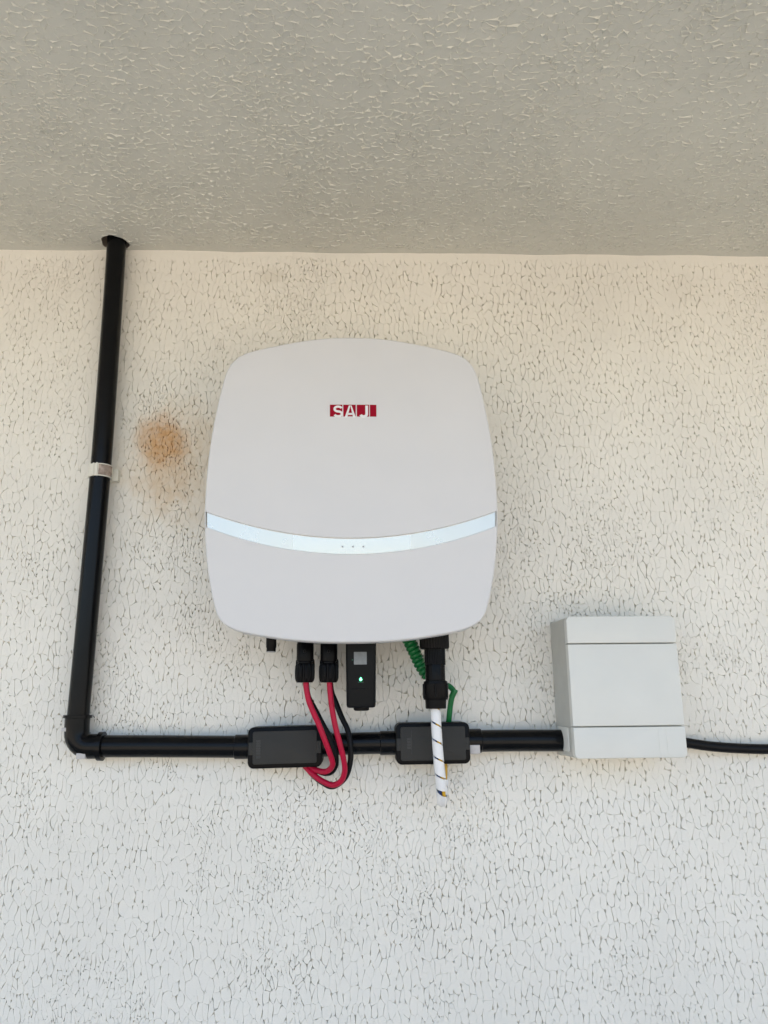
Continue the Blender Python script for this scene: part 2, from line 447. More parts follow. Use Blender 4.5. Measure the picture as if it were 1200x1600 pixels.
class Grid:
    """collects numpy grids into one mesh"""
    def __init__(s): s.v = []; s.f = []; s.n = 0; s.t = []; s.ts = []
    def add_tris(s, V, lists):
        s.v.append(V)
        for F, sm in lists:
            s.t.append(F+s.n); s.ts.append(np.full(len(F), sm, bool))
        s.n += len(V)
    def add(s, X, Y, Z, keep=None, flip=False):
        h, w = X.shape
        s.v.append(np.stack([X, Y, Z], -1).reshape(-1, 3).astype(np.float32))
        i = (np.arange(h-1)[:, None]*w + np.arange(w-1)[None, :]).astype(np.int32)
        q = np.stack([i, i+1, i+w+1, i+w], -1)
        if flip: q = q[..., ::-1]
        q = q.reshape(-1, 4)
        if keep is not None: q = q[keep.reshape(-1)]
        s.f.append(q + s.n); s.n += h*w
    def build(s, name, material):
        v = np.concatenate(s.v); f = np.concatenate(s.f)
        t = np.concatenate(s.t) if s.t else np.zeros((0, 3), int); tsm = np.concatenate(s.ts) if s.ts else np.zeros(0, bool)
        used = np.zeros(len(v), bool); used[f.reshape(-1)] = True; used[t.reshape(-1)] = True
        mp = np.cumsum(used)-1; v = v[used]; f = mp[f].astype(np.int32); t = mp[t].astype(np.int32)
        me = bpy.data.meshes.new(name)
        me.vertices.add(len(v)); me.vertices.foreach_set('co', v.astype(np.float32).reshape(-1))
        lp = np.concatenate([f.reshape(-1), t.reshape(-1)]).astype(np.int32)
        me.loops.add(len(lp)); me.loops.foreach_set('vertex_index', lp)
        me.polygons.add(len(f)+len(t))
        me.polygons.foreach_set('loop_start', np.concatenate([np.arange(len(f))*4, len(f)*4+np.arange(len(t))*3]).astype(np.int32))
        me.polygons.foreach_set('use_smooth', np.concatenate([np.ones(len(f), bool), tsm]))
        me.update(calc_edges=True); me.materials.append(material)
        o = bpy.data.objects.new(name, me); C.objects.link(o); return o

CEIL = 2.3615
ZL = 1.11
def wall_grid(g, x0, x1, z0, z1, st, sink=0.0):
    xs = np.linspace(x0, x1, int(round((x1-x0)/st))+1); zs = np.linspace(z0, z1, int(round((z1-z0)/st))+1)
    X, Z = np.meshgrid(xs, zs)
    g.add(X, wall_height(X, Z)+sink, Z)

# wall: fine relief where the camera looks, coarser to the sides, below and behind the inverter
g = Grid()
TOP = CEIL+0.004
def wall_keep(x, z): return 0.10 + 0.90*sstep(CEIL - z + 0.012*(fbm(x/0.03, z/0.05, 2)-0.5), 0.008, 0.020)
def wall_place(x, z, dep):
    y = dep - 0.0014*(fbm(x/0.06, z/0.08, 3, 2)-0.5)
    return np.stack([x, y, z], -1)
V_, Q_, T_ = cracked_sheet(-0.70, 0.82, ZL-0.02, CEIL+0.03, 0.0086, 0.0185, 0.00040, 0.0040, wall_keep, 0.35, wall_place, 3, fine=1.8, k=3, warp=0.0035, dome=0.0, amp=1.4, cut=0.14, low=0.30, jw=0.0012, patch=(0.53, 0.68))
q_, t_ = sheet_data(V_, Q_, T_, (0, -1, 0))
g.add_tris(V_, [(q_, False), (t_, False)])
wall_grid(g, -0.72, 0.84, ZL-0.04, TOP, 0.02, 0.0065)
wall_grid(g, -1.50, -0.69, ZL-0.02, TOP, 0.006, 0.001)
wall_grid(g, 0.81, 1.62, ZL-0.02, TOP, 0.006, 0.001)
wall_grid(g, -1.50, 1.62, 0.0, ZL+0.010, 0.012, 0.0035)
def flat(g, pts):
    a = np.array(pts, float).reshape(2, 2, 3); g.add(a[..., 0], a[..., 1], a[..., 2])
flat(g, [(-6, 0, 0), (-1.5, 0, 0), (-6, 0, CEIL), (-1.5, 0, CEIL)])
flat(g, [(1.62, 0, 0), (6, 0, 0), (1.62, 0, CEIL), (6, 0, CEIL)])
wall = g.build('wall', M['wall'])
tag(wall, 'cream exterior wall with cracked stucco texture and a rust stain', 'wall')

# soffit above, with the drilled hole the conduit goes through
HX, HY, HR = -0.4137, -0.0220, 0.0225
g = Grid()
OVER = 1.17
def ceil_grid(x0, x1, y0, y1, st, sink=0.0):
    xs = np.linspace(x0, x1, int(round((x1-x0)/st))+1); ys = np.linspace(y0, y1, int(round((y1-y0)/st))+1)
    X, Y = np.meshgrid(xs, ys)
    g.add(X, Y, CEIL-ceil_height(X, Y)+sink, None, flip=True)
def ceil_keep(x, y): return 0.10 + 0.90*sstep(-y + 0.010*(fbm(x/0.03, y/0.05, 2)-0.5), 0.006, 0.026)
def ceil_place(x, y, dep):
    r = np.hypot(x-HX, y-HY); ang = np.arctan2(y-HY, x-HX)
    z = CEIL + dep - 0.0012*(fbm(x/0.05, y/0.05, 3, 2)-0.5) - 0.0050*(fbm(x/0.10, y*0+3.3, 2, 3)-0.5)*sstep(y, -0.05, 0)
    rr = HR*(1 + 0.05*np.sin(3*ang+1) + 0.03*np.sin(7*ang))
    k = np.where(r < rr, rr/np.maximum(r, 1e-6), 1.0)
    return np.stack([HX+(x-HX)*k, HY+(y-HY)*k, np.where(r < rr, CEIL, z)], -1)
V_, Q_, T_ = cracked_sheet(-0.74, 0.86, -0.62, 0.03, 0.0112, 0.0092, 0.00075, -0.0016, ceil_keep, -0.12, ceil_place, 5, fine=1.3, warp=0.0035, k=2, jw=0.0010, dome=0.0, amp=1.6, cut=0.55, patch=(0.46, 0.62))
q_, t_ = sheet_data(V_, Q_, T_, (0, 0, -1))
hr = np.hypot(V_[:, 0]-HX, V_[:, 1]-HY) < HR*1.085
onrim = np.zeros(len(V_), bool); ang = np.arctan2(V_[:, 1]-HY, V_[:, 0]-HX)
onrim = np.abs(np.hypot(V_[:, 0]-HX, V_[:, 1]-HY) - HR*(1+0.05*np.sin(3*ang+1)+0.03*np.sin(7*ang))) < 2e-5
q_ = q_[~onrim[q_].all(1)]; t_ = t_[~onrim[t_].all(1)]
g.add_tris(V_, [(q_, False), (t_, False)])
ceil_grid(-1.50, -0.72, -0.60, 0.0, 0.006, 0.001)
ceil_grid(0.84, 1.62, -0.60, 0.0, 0.006, 0.001)
ceil_grid(-1.50, 1.62, -OVER, -0.60, 0.010, 0.001)
flat(g, [(-6, -OVER, CEIL), (-6, 0, CEIL), (-1.5, -OVER, CEIL), (-1.5, 0, CEIL)])
flat(g, [(1.62, -OVER, CEIL), (1.62, 0, CEIL), (6, -OVER, CEIL), (6, 0, CEIL)])
# fascia and the slab over it
flat(g, [(-6, -OVER, CEIL), (6, -OVER, CEIL), (-6, -OVER, CEIL+0.3), (6, -OVER, CEIL+0.3)])
flat(g, [(-6, -OVER, CEIL+0.3), (6, -OVER, CEIL+0.3), (-6, 4, CEIL+0.3), (6, 4, CEIL+0.3)])
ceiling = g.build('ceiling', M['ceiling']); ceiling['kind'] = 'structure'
bm = bmesh.new()
lathe(bm, (HX, HY, CEIL+0.0005), (0, 0, 1), [(0, HR*1.07), (0.12, HR*1.05)], 40)
bm.faces.ensure_lookup_table()
bmesh.ops.delete(bm, geom=[f for f in bm.faces if len(f.verts) > 4 and abs(f.calc_center_median().z-CEIL) < 0.01], context='FACES_ONLY')
hole = obj('ceiling_hole', bm, M['concrete'], loc=(0, 0, 0)); hole['kind'] = 'structure'

bm = bmesh.new()
v = [bm.verts.new(p) for p in ((-60, -90, 0), (60, -90, 0), (60, 6, 0), (-60, 6, 0))]; bm.faces.new(v)
ground = obj('ground', bm, M['ground'], smooth=False); ground['kind'] = 'structure'

# ------------------------------------------------------------------ solar inverter
IX = -0.0085; DF = 0.150
half = [(0, 2.1250), (0.030, 2.1242), (0.060, 2.1207), (0.085, 2.1163), (0.112, 2.1105), (0.138, 2.1040), (0.155, 2.0985), (0.1665, 2.0925), (0.1752, 2.0840),
        (0.1806, 2.0755), (0.1855, 2.0625), (0.1905, 2.0390), (0.1950, 2.0130), (0.1995, 1.9830), (0.2032, 1.9500), (0.2054, 1.9150), (0.2062, 1.8850), (0.2064, 1.8570)]
lowh = [(0.2064, 1.8570), (0.2052, 1.8360), (0.2028, 1.8100), (0.1990, 1.7800), (0.1940, 1.7540), (0.1890, 1.7330), (0.1840, 1.7175), (0.1775, 1.7060), (0.1690, 1.6990),
        (0.1560, 1.6930), (0.1350, 1.6875), (0.1080, 1.6830), (0.0800, 1.6793), (0.0500, 1.6768), (0.0250, 1.6758), (0, 1.6755)]
def dense(pl, sub=5):
    p = smooth_path([Vector((a, 0, b)) for a, b in pl], sub)
    return [(q.x, q.z) for q in p]
up = dense(half); lo = dense(lowh)
def upper_curve():   # left end, over the top, right end
    return [(-x, z) for x, z in up[::-1]] + up[1:]
def lower_curve():
    return [(-x, z) for x, z in lo] + lo[::-1][1:]
def arc_top(x): return 1.8172 + 0.0408*(abs(x)/0.2064)**2
def arc_bot(x): return 1.7955 + 0.0425*(abs(x)/0.2064)**2
def bulge(x, z):
    u = abs(x)/0.2064; w = abs(z-1.9)/0.225
    return 0.010*(1-min(1, u)**2.2)*(1-min(1, w)**2.4)
INS = 0.0022
def inset_poly(pts, d):
    out = []; n = len(pts)
    for i in range(n):
        a = Vector(pts[i-1]); c = Vector(pts[(i+1) % n]); t = (c-a).normalized()
        nrm = Vector((-t.y, t.x)); out.append((pts[i][0]+nrm.x*d, pts[i][1]+nrm.y*d))
    return out
uc, lc = upper_curve(), lower_curve()
loop = lc + uc[::-1][1:-1]            # counter-clockwise, bottom then top
lin = inset_poly(loop, INS)
n_l = len(lc)
lc_in = lin[:n_l]; uc_in = [lin[n_l-1]] + lin[n_l:] + [lin[0]]
uc_in = uc_in[::-1]
inv = thing('solar_inverter', (IX, 0, 1.6755), 'large white solar inverter with rounded corners, silver arc strip and red logo', 'inverter')
def I3(x, z, d): return Vector((IX+x, -d, z))
def region(cols_lo, cols_hi, rows, off, skirt_lo, skirt_hi, bev=0.0008):
    bm = bmesh.new(); G = []
    for (xa, za), (xb, zb) in zip(cols_lo, cols_hi):
        ts = [k/rows for k in range(rows+1)]
        G.append([bm.verts.new(I3(xa+(xb-xa)*t, za+(zb-za)*t, DF+off+bulge(xa+(xb-xa)*t, za+(zb-za)*t))) for t in ts])
    for i in range(len(G)-1):
        for k in range(rows): bm.faces.new((G[i][k], G[i+1][k], G[i+1][k+1], G[i][k+1]))
    for flag, idx, sg in ((skirt_lo, 0, -1), (skirt_hi, rows, 1)):
        if flag:
            e = [g_[idx] for g_ in G]
            a = [bm.verts.new(v.co + Vector((0, 0.0006, sg*0.0006))) for v in e]
            b_ = [bm.verts.new(v.co + Vector((0, 0.005, 0))) for v in a]
            for i in range(len(e)-1):
                bm.faces.new((e[i], e[i+1], a[i+1], a[i])); bm.faces.new((a[i], a[i+1], b_[i+1], b_[i]))
    bmesh.ops.remove_doubles(bm, verts=bm.verts, dist=0.00002)
    return bm
sel = [(x, z) for x, z in uc_in if z > arc_top(x) + 0.0012]
obj('upper_panel', region([(x, arc_top(x)+0.0013) for x, z in sel], sel, 26, 0.0, True, False), M['cover'], inv)
sel = [(x, z) for x, z in lc_in if z < arc_bot(x) - 0.0012]
obj('lower_panel', region(sel, [(x, arc_bot(x)-0.0010) for x, z in sel], 20, 0.0, False, True), M['cover'], inv)
xs = [(-0.2040 + 0.4080*k/80) for k in range(81)]
strip = obj('trim_strip', region([(x, arc_bot(x)-0.001) for x in xs], [(x, arc_top(x)+0.001) for x in xs], 6, -0.0030, False, False), M['strip'], inv)
xs = [(-0.0815 + 0.163*k/40) for k in range(41)]
obj('display_window', region([(x, arc_bot(x)+0.0004) for x in xs], [(x, arc_top(x)-0.0004) for x in xs], 5, -0.0026, False, False), M['window'], strip)
for k in (-1, 0, 1):
    bm = bmesh.new(); cx = 0.001+k*0.0145; cz = 1.8062
    d = DF - 0.0022 + bulge(cx, cz)
    vs = [I3(cx-0.0016, cz, d), I3(cx+0.0014, cz-0.0018, d), I3(cx+0.0014, cz+0.0018, d)]
    a = [bm.verts.new(p) for p in vs]; b_ = [bm.verts.new(p+Vector((0, 0.0008, 0))) for p in vs]
    bm.faces.new(a); ring_faces(bm, a, b_)
    obj('indicator', bm, M['dot'], strip, smooth=False)
bm = bmesh.new()
rings = []
for ins, dd in ((INS, 0.0), (INS*0.55, 0.0004), (INS*0.2, 0.0012), (0.0, 0.0026), (0.0, 0.026), (0.0012, 0.030), (0.010, 0.030)):
    pl = inset_poly(loop, ins) if ins else loop
    rings.append([bm.verts.new(I3(x, z, DF-dd+bulge(x, z)*(1 if dd < 0.003 else 0))) for x, z in pl])
for a, b_ in zip(rings, rings[1:]): ring_faces(bm, a, b_)
obj('cover_rim', bm, M['cover'], inv)
bm = bmesh.new()
pl0 = inset_poly(loop, 0.011); pl1 = inset_poly(loop, 0.016)
rings = [[bm.verts.new(I3(x, z, d)) for x, z in pl] for pl, d in ((pl0, 0.126), (pl0, 0.055), (pl1, 0.050), (pl1, 0.022))]
for a, b_ in zip(rings, rings[1:]): ring_faces(bm, a, b_)
bm.faces.new(rings[0]); bm.faces.new(rings[-1])
obj('rear_housing', bm, M['housing'], inv)
bm = bmesh.new()
box(bm, IX-0.12, IX+0.12, 1.74, 2.05, -0.002, 0.0215)
obj('wall_bracket', bm, M['housing'], inv, smooth=False)
# cooling fins behind the cover, seen from the side
for k in range(12):
    bm = bmesh.new(); x = IX-0.165+k*0.03
    box(bm, x-0.0012, x+0.0012, 1.72, 2.07, 0.0035, 0.0218)
    obj('cooling_fin', bm, M['housing'], inv, smooth=False)
# logo: four red blocks with white letters cut into their lower edge
def logo_d(x, z): return DF + bulge(x-IX, z)
LG0 = (-0.0403, -0.156, 1.9961); LG1 = (0.0267, -0.156, 2.0144)
lx0, lx1, lz0, lz1 = LG0[0], LG1[0], LG0[2], LG1[2]
U = (lx1-lx0)/72.5
LD = logo_d((lx0+lx1)/2, (lz0+lz1)/2)
logo = None
for a, b_ in ((0, 19.2), (20.9, 40.2), (42.0, 61.0), (62.4, 72.5)):
    bm = bmesh.new(); box(bm, lx0+a*U, lx0+b_*U, lz0, lz1, LD-0.002, LD+0.0003)
    if logo is None: logo = obj('logo', bm, M['red'], inv, smooth=False)
    else: obj('logo_block', bm, M['red'], logo, smooth=False)
def stroke(pts, w, d0, d1, xf):
    """flat lettering stroke of constant width along a polyline"""
    bm = bmesh.new(); L_ = []; R_ = []
    n = len(pts)
    for i in range(n):
        a = Vector(pts[max(i-1, 0)]); c = Vector(pts[min(i+1, n-1)]); t = (c-a).normalized(); nn = Vector((-t.y, t.x))
        p = Vector(pts[i]); L_.append(p+nn*w/2); R_.append(p-nn*w/2)
    V = [[bm.verts.new(xf(q.x, q.y, d)) for q in s_] for s_ in (L_, R_) for d in (d0, d1)]
    for i in range(n-1):
        bm.faces.new((V[1][i], V[1][i+1], V[3][i+1], V[3][i])); bm.faces.new((V[0][i], V[0][i+1], V[1][i+1], V[1][i])); bm.faces.new((V[2][i], V[2][i+1], V[3][i+1], V[3][i]))
    for i in (0, n-1): bm.faces.new((V[0][i], V[1][i], V[3][i], V[2][i]))
    return bm
def lx(u, v, d): return Vector((lx0+u*U, -d, lz0+v*U))
H = (lz1-lz0)/U
def arcp(cx, cz, rx, rz, a0, a1, n=10): return [(cx+rx*math.cos(R(a0+(a1-a0)*k/n)), cz+rz*math.sin(R(a0+(a1-a0)*k/n))) for k in range(n+1)]
zb, zt = -1.4, H-1.4; zm = (zb+zt)/2
hh = (zt-zb-3.6)/4
sx = 12.9
Spts = arcp(sx, zm+hh, 5.6, hh, 20, 270, 14) + arcp(sx, zm-hh, 5.8, hh, 90, -160, 14)[1:]
D0, D1 = LD-0.001, LD+0.0006
obj('logo_letter', stroke(Spts, 3.6, D0, D1, lx), M['letter'], logo, smooth=False)
bm = bmesh.new()
def poly(bm, pts):
    a = [bm.verts.new(lx(u, v, D1)) for u, v in pts]; b_ = [bm.verts.new(lx(u, v, D0)) for u, v in pts]
    bm.faces.new(a); ring_faces(bm, a, b_)
ax_, aw = 31.7, 8.6
poly(bm, [(ax_-aw, zb), (ax_-aw+4.2, zb), (ax_+0.2, zt), (ax_-2.1, zt)])
poly(bm, [(ax_+aw, zb), (ax_+2.1, zt), (ax_+0.21, zt), (ax_+aw-4.2, zb)])
poly(bm, [(ax_-4.3, zb+4.2), (ax_+4.3, zb+4.2), (ax_+3.5, zb+7.4), (ax_-3.5, zb+7.4)])
obj('logo_letter', bm, M['letter'], logo, smooth=False)
Jp = [(57.3, zt), (57.3, zb+6.0)] + arcp(52.6, zb+5.4, 4.7, 3.8, 0, -165, 12)
obj('logo_letter', stroke(Jp, 4.2, D0, D1, lx), M['letter'], logo, smooth=False)
# vent plug under the left side
bm = bmesh.new(); p = Vector((-0.1244, -0.085, 1.6847))
lathe(bm, p+Vector((0, 0, 0.02)), (0, 0, -1), [(0, 0.0072), (0.030, 0.0074), (0.0315, 0.0066), (0.036, 0.0066)], 32)
plug = obj('vent_plug', bm, M['rubber'], inv)
bm = bmesh.new(); lathe(bm, p+Vector((0, 0, -0.0163)), (0, 0, -1), [(0, 0.0066), (0.001, 0.0064)], 24)
obj('plug_end', bm, M['housing'], plug)

# ------------------------------------------------------------------ communication dongle
dp = Vector((0.0035, -0.1, 1.6329))
dg = thing('data_dongle', (dp.x, -0.07, (0.0033, -0.1, 1.5895)[2]), 'black data dongle with glowing green light hanging below the white inverter', 'dongle')
zt_ = (0.0036, -0.1, 1.6826)[2]; zb_ = (0.0033, -0.1, 1.5895)[2]
hw = 0.0214
bm = bmesh.new()
def dpl(hw_, d0, d1, r): # plan outline, rounded front
    return [(x, -z) for x, z in rrect(-hw_, hw_, d0, d1, r, 5)]
rings = []
for z, s_, ins in ((zt_+0.03, 1.03, 0), (zb_+0.004, 0.955, 0), (zb_+0.001, 0.955, 0.001), (zb_, 0.955, 0.0035)):
    rings.append([bm.verts.new(Vector((dp.x+x, y, z))) for x, y in dpl(hw*s_-ins, 0.066+ins, 0.100-ins, 0.006)])
for a, b_ in zip(rings, rings[1:]): ring_faces(bm, a, b_)
bm.faces.new(rings[0]); bm.faces.new(rings[-1])
dbody = obj('body', bm, M['dongle'], dg)
bm = bmesh.new()
lathe(bm, (dp.x+0.0005, -0.083, zb_+0.001), (0, 0, -1), [(0, 0.0115), (0.004, 0.0108), (0.0052, 0.0085)], 32)
obj('end_cap', bm, M['rubber'], dg)
for a, b_, nm, m_, th in [((-0.0064, -0.1003, 1.6485), (0.0117, -0.1003, 1.666), 'label_sticker', 'sticker', 0.0003), ((-0.0092, -0.1003, 1.6542), (-0.0076, -0.1003, 1.6559), 'pin_light', 'ledring', 0.0003), ((-0.0007, -0.1003, 1.6237), (0.0005, -0.1003, 1.6251), 'printed_mark', 'ledring', 0.0002), ((0.0009, -0.1003, 1.6237), (0.0021, -0.1003, 1.6251), 'printed_mark', 'ledring', 0.0002), ((0.0025, -0.1003, 1.6236), (0.0036, -0.1003, 1.6251), 'printed_mark', 'ledring', 0.0002), ((0.004, -0.1003, 1.6236), (0.0052, -0.1003, 1.6251), 'printed_mark', 'ledring', 0.0002), ((0.0056, -0.1003, 1.6236), (0.0068, -0.1003, 1.6251), 'printed_mark', 'ledring', 0.0002), ((-0.0109, -0.1003, 1.6145), (0.015, -0.1003, 1.6154), 'seam_bead', 'rubber', 0.0003)]:
    bm = bmesh.new(); plate(bm, a[0], b_[0], a[2], b_[2], 0.0985, 0.100+th, min(0.0006, 0.3*abs(b_[2]-a[2])), 0.00008)
    obj(nm, bm, M[m_], dg)
bm = bmesh.new(); q = (0.0032, -0.1002, 1.6283)
lathe(bm, (q[0], -0.0985, q[2]), (0, -1, 0), [(0, 0.0031), (0.0018, 0.0031), (0.0020, 0.0028)], 20)
obj('light_bezel', bm, M['ledring'], dg)
bm = bmesh.new()
vs = [(0, 0.0028), (0.0012, 0.0009), (0.0018, -0.0006), (0.0012, -0.0019), (0, -0.0023), (-0.0012, -0.0019), (-0.0018, -0.0006), (-0.0012, 0.0009)]
a = [bm.verts.new((q[0]+x, -0.1011, q[2]+z)) for x, z in vs]; b_ = [bm.verts.new((q[0]+x, -0.1000, q[2]+z)) for x, z in vs]
bm.faces.new(a); ring_faces(bm, a, b_)
obj('status_light', bm, M['led'], dg, smooth=False)

# ------------------------------------------------------------------ solar cables: each a sheathed wire with its plug
def dc_cable(name, top, d, path, m_, label):
    """top = plug top point; path = wire centre line"""
    p = Vector(top)
    t = thing(name, p, label, 'cable', 'solar cables plugged into the inverter')
    bm = bmesh.new()
    lathe(bm, p+Vector((0, 0, 0.02)), (0, 0, -1), [(0, 0.0108), (0.022, 0.0108), (0.0222, 0.0116), (0.0232, 0.0121), (0.045, 0.0121), (0.0472, 0.0117), (0.0482, 0.0102), (0.053, 0.0102)], 60)
    s = obj('socket', bm, M['rubber'], t)
    bm = bmesh.new()
    f = p+Vector((0, -0.0118, -0.014)); lathe(bm, f, (0, -1, 0), [(0, 0.0022), (0.0012, 0.0020), (0.0014, 0.0014)], 14)
    obj('latch_button', bm, M['rubber'], s)
    bm = bmesh.new()
    lathe(bm, p+Vector((0, 0, -0.0305)), (0, 0, -1), [(0, 0.0112), (0.0012, 0.0127, .0008), (0.0035, 0.0138, .0018), (0.012, 0.0141, .0020), (0.020, 0.0138, .0019), (0.0240, 0.0128, .0014), (0.0262, 0.0110), (0.0263, 0.0090)], 72, 12)
    obj('gland_nut', bm, M['rubber'], t)
    bm = bmesh.new(); tube(bm, smooth_path(path, 8), 0.0040, 14)
    obj('wire', bm, M[m_], t)
    return t
dc_cable('solar_cable', (-0.076, -0.085, 1.6816), .085, [(-0.0748, -0.085, 1.6305), (-0.0738, -0.085, 1.6182), (-0.0699, -0.085, 1.5997), (-0.063, -0.084, 1.5831), (-0.0549, -0.082, 1.5656), (-0.046, -0.078, 1.5429), (-0.039, -0.07, 1.5235), (-0.0369, -0.062, 1.5117), (-0.0431, -0.053, 1.5033), (-0.0525, -0.045, 1.5015), (-0.0649, -0.035, 1.5047), (-0.0765, -0.028, 1.514)], 'redwire', 'shorter red solar cable hanging from the left of the two front plugs')
dc_cable('solar_cable', (-0.0422, -0.085, 1.6813), .085, [(-0.0414, -0.085, 1.6302), (-0.0404, -0.085, 1.6143), (-0.0375, -0.084, 1.5906), (-0.0325, -0.082, 1.5645), (-0.0263, -0.078, 1.541), (-0.021, -0.07, 1.519), (-0.0198, -0.062, 1.5029), (-0.0249, -0.054, 1.4894), (-0.0368, -0.046, 1.4832), (-0.0526, -0.04, 1.4884), (-0.0677, -0.034, 1.4985), (-0.0803, -0.027, 1.5104)], 'redwire', 'longer red solar cable hanging in the lowest loop')
dc_cable('solar_cable', (-0.0783, -0.045, 1.6911), .045, [(-0.0771, -0.045, 1.639), (-0.0739, -0.046, 1.6088), (-0.0633, -0.048, 1.5879), (-0.0509, -0.052, 1.5655), (-0.0406, -0.054, 1.5478), (-0.0336, -0.056, 1.5286), (-0.0322, -0.053, 1.5136), (-0.0378, -0.048, 1.502), (-0.048, -0.042, 1.499), (-0.0613, -0.034, 1.5028), (-0.0747, -0.028, 1.514)], 'blackwire', 'shorter black solar cable tucked behind the shorter red one')
dc_cable('solar_cable', (-0.0432, -0.045, 1.6908), .045, [(-0.0424, -0.045, 1.6387), (-0.0395, -0.045, 1.613), (-0.0337, -0.046, 1.5984), (-0.0243, -0.05, 1.5759), (-0.0159, -0.053, 1.5589), (-0.0122, -0.056, 1.5414), (-0.0113, -0.056, 1.5222), (-0.015, -0.052, 1.502), (-0.0232, -0.047, 1.4887), (-0.0379, -0.042, 1.4806), (-0.0527, -0.037, 1.4864), (-0.0668, -0.032, 1.4966), (-0.0785, -0.026, 1.5095)], 'blackwire', 'longer black solar cable bowing out rightmost over the conduit')

# ------------------------------------------------------------------ AC connector with the spiral wrapped cable
ac = Vector((0.1094, -0.085, 1.6738))
t = thing('power_connector', ac, 'big black screw connector with ribbed collar under the right of the inverter', 'connector')
k = 0.00088
AZ = [1.6948, 1.6702, 1.6467, 1.6253, 1.6208, 1.5988, 1.5865]
bm = bmesh.new(); lathe(bm, (ac.x-0.0003, ac.y, AZ[0]+0.012), (0, 0, -1), [(0, 0.0212, .0012), (AZ[0]+0.012-AZ[1]-0.002, 0.0212, .0012), (AZ[0]+0.012-AZ[1], 0.0200)], 120, 30)
obj('collar', bm, M['rubber'], t)
bm = bmesh.new(); lathe(bm, (ac.x, ac.y, AZ[1]+0.001), (0, 0, -1), [(0, 0.0150, .0008), (AZ[1]-AZ[2], 0.0150, .0008), (AZ[1]-AZ[2]+0.0005, 0.0142)], 120, 20)
obj('ribbed_sleeve', bm, M['rubber'], t)
bm = bmesh.new(); lathe(bm, (ac.x, ac.y, AZ[2]), (0, 0, -1), [(0, 0.0142), (AZ[2]-AZ[3], 0.0142), (AZ[2]-AZ[3]+.0005, 0.0168), (AZ[2]-AZ[4], 0.0172)], 60)
body = obj('body', bm, M['rubber'], t)
bm = bmesh.new(); plate(bm, ac.x-0.0062, ac.x+0.0062, AZ[3]+0.001, AZ[2]+0.001, 0.085+0.010, 0.085+0.0152, 0.0008, 0.0004)
obj('wrench_flat', bm, M['dongle'], body)
bm = bmesh.new(); lathe(bm, (ac.x-0.0003, ac.y, AZ[4]+0.0005), (0, 0, -1), [(0, 0.0182), (AZ[4]-AZ[5]-0.003, 0.0180), (AZ[4]-AZ[5], 0.0168)], 60)
nut = obj('clamp_nut', bm, M['rubber'], t)
for a in range(6):
    bm = bmesh.new(); w = R(a*60+25); c_ = Vector((ac.x-0.0003+0.0182*math.cos(w), ac.y+0.0182*math.sin(w), 0))
    lathe(bm, (c_.x, c_.y, AZ[4]), (0, 0, -1), [(0, 0.0018), (AZ[4]-AZ[5]-0.004, 0.0018)], 10)
    obj('grip_rib', bm, M['rubber'], nut)
bm = bmesh.new(); lathe(bm, (ac.x-0.0003, ac.y, AZ[5]+0.0005), (0, 0, -1), [(0, 0.0150), (AZ[5]-AZ[6]-0.001, 0.0146), (AZ[5]-AZ[6], 0.0135)], 48)
obj('end_sleeve', bm, M['rubber'], t)

wp = smooth_path([(0.1083, -0.085, 1.5979), (0.1086, -0.085, 1.5804), (0.1091, -0.085, 1.5587), (0.1103, -0.084, 1.5328), (0.112, -0.082, 1.5072), (0.1141, -0.078, 1.4857), (0.1157, -0.071, 1.4697), (0.1168, -0.058, 1.4606), (0.1188, -0.044, 1.4623), (0.1212, -0.034, 1.4785), (0.1233, -0.029, 1.4982), (0.1231, -0.027, 1.5159)], 14)
ln = [0.0]
for a, b_ in zip(wp, wp[1:]): ln.append(ln[-1]+(b_-a).length)
fr = frames(wp)
def at_len(s):
    s = min(max(s, 0), ln[-1]-1e-6)
    i = max(j for j in range(len(ln)-1) if ln[j] <= s)
    f = (s-ln[i])/(ln[i+1]-ln[i]); A, B = fr[i], fr[i+1]
    return [A[q]*(1-f)+B[q]*f for q in range(4)]
t = thing('wrapped_cable', wp[0], 'white spiral wrapped cable with yellow showing through its gaps', 'cable')
PITCH = 0.0233
bm = bmesh.new()
smax = ln[-1]-0.030; NT = 28
turns = smax/PITCH
prev = None; ntot = int(turns*NT)
for i in range(-NT, ntot+1):
    s0 = PITCH*i/NT; ang = -2*math.pi*i/NT + 5.84
    last = s0/smax
    gap = 0.0026 if last < 0.50 or last > 0.65 else 0.0026+0.0080*min(1, (last-0.50)/0.09, max(0, (0.65-last)/0.03))
    row = []
    for v_, (u_, rr) in enumerate(((0, 0.0), (0.33, 0.0001), (0.67, 0.0001), (1, 0.0), (1, -0.0009), (0, -0.0009))):
        s = s0 + u_*(PITCH-gap)
        s = min(max(s, 0), smax)
        p, tt, a, b_ = at_len(s)
        rad = 0.0070 + 0.0008*(s/smax) + rr
        row.append(bm.verts.new(p + (a*math.cos(ang) + b_*math.sin(ang))*rad))
    if prev: ring_faces(bm, prev, row)
    prev = row
obj('spiral_wrap', bm, M['wrap'], t)
for j, m_ in enumerate(('gold', 'bluewire', 'greenwire', 'gold')):
    bm = bmesh.new(); pts = []
    for i in range(120):
        s = ln[-1]*i/119; p, tt, a, b_ = at_len(s); w = j*math.pi/2 + -s*4 + math.pi - 0.3
        pts.append(p + (a*math.cos(w)+b_*math.sin(w))*0.0033)
    tube(bm, pts, 0.0026, 10); obj('core_wire', bm, M[m_], t)

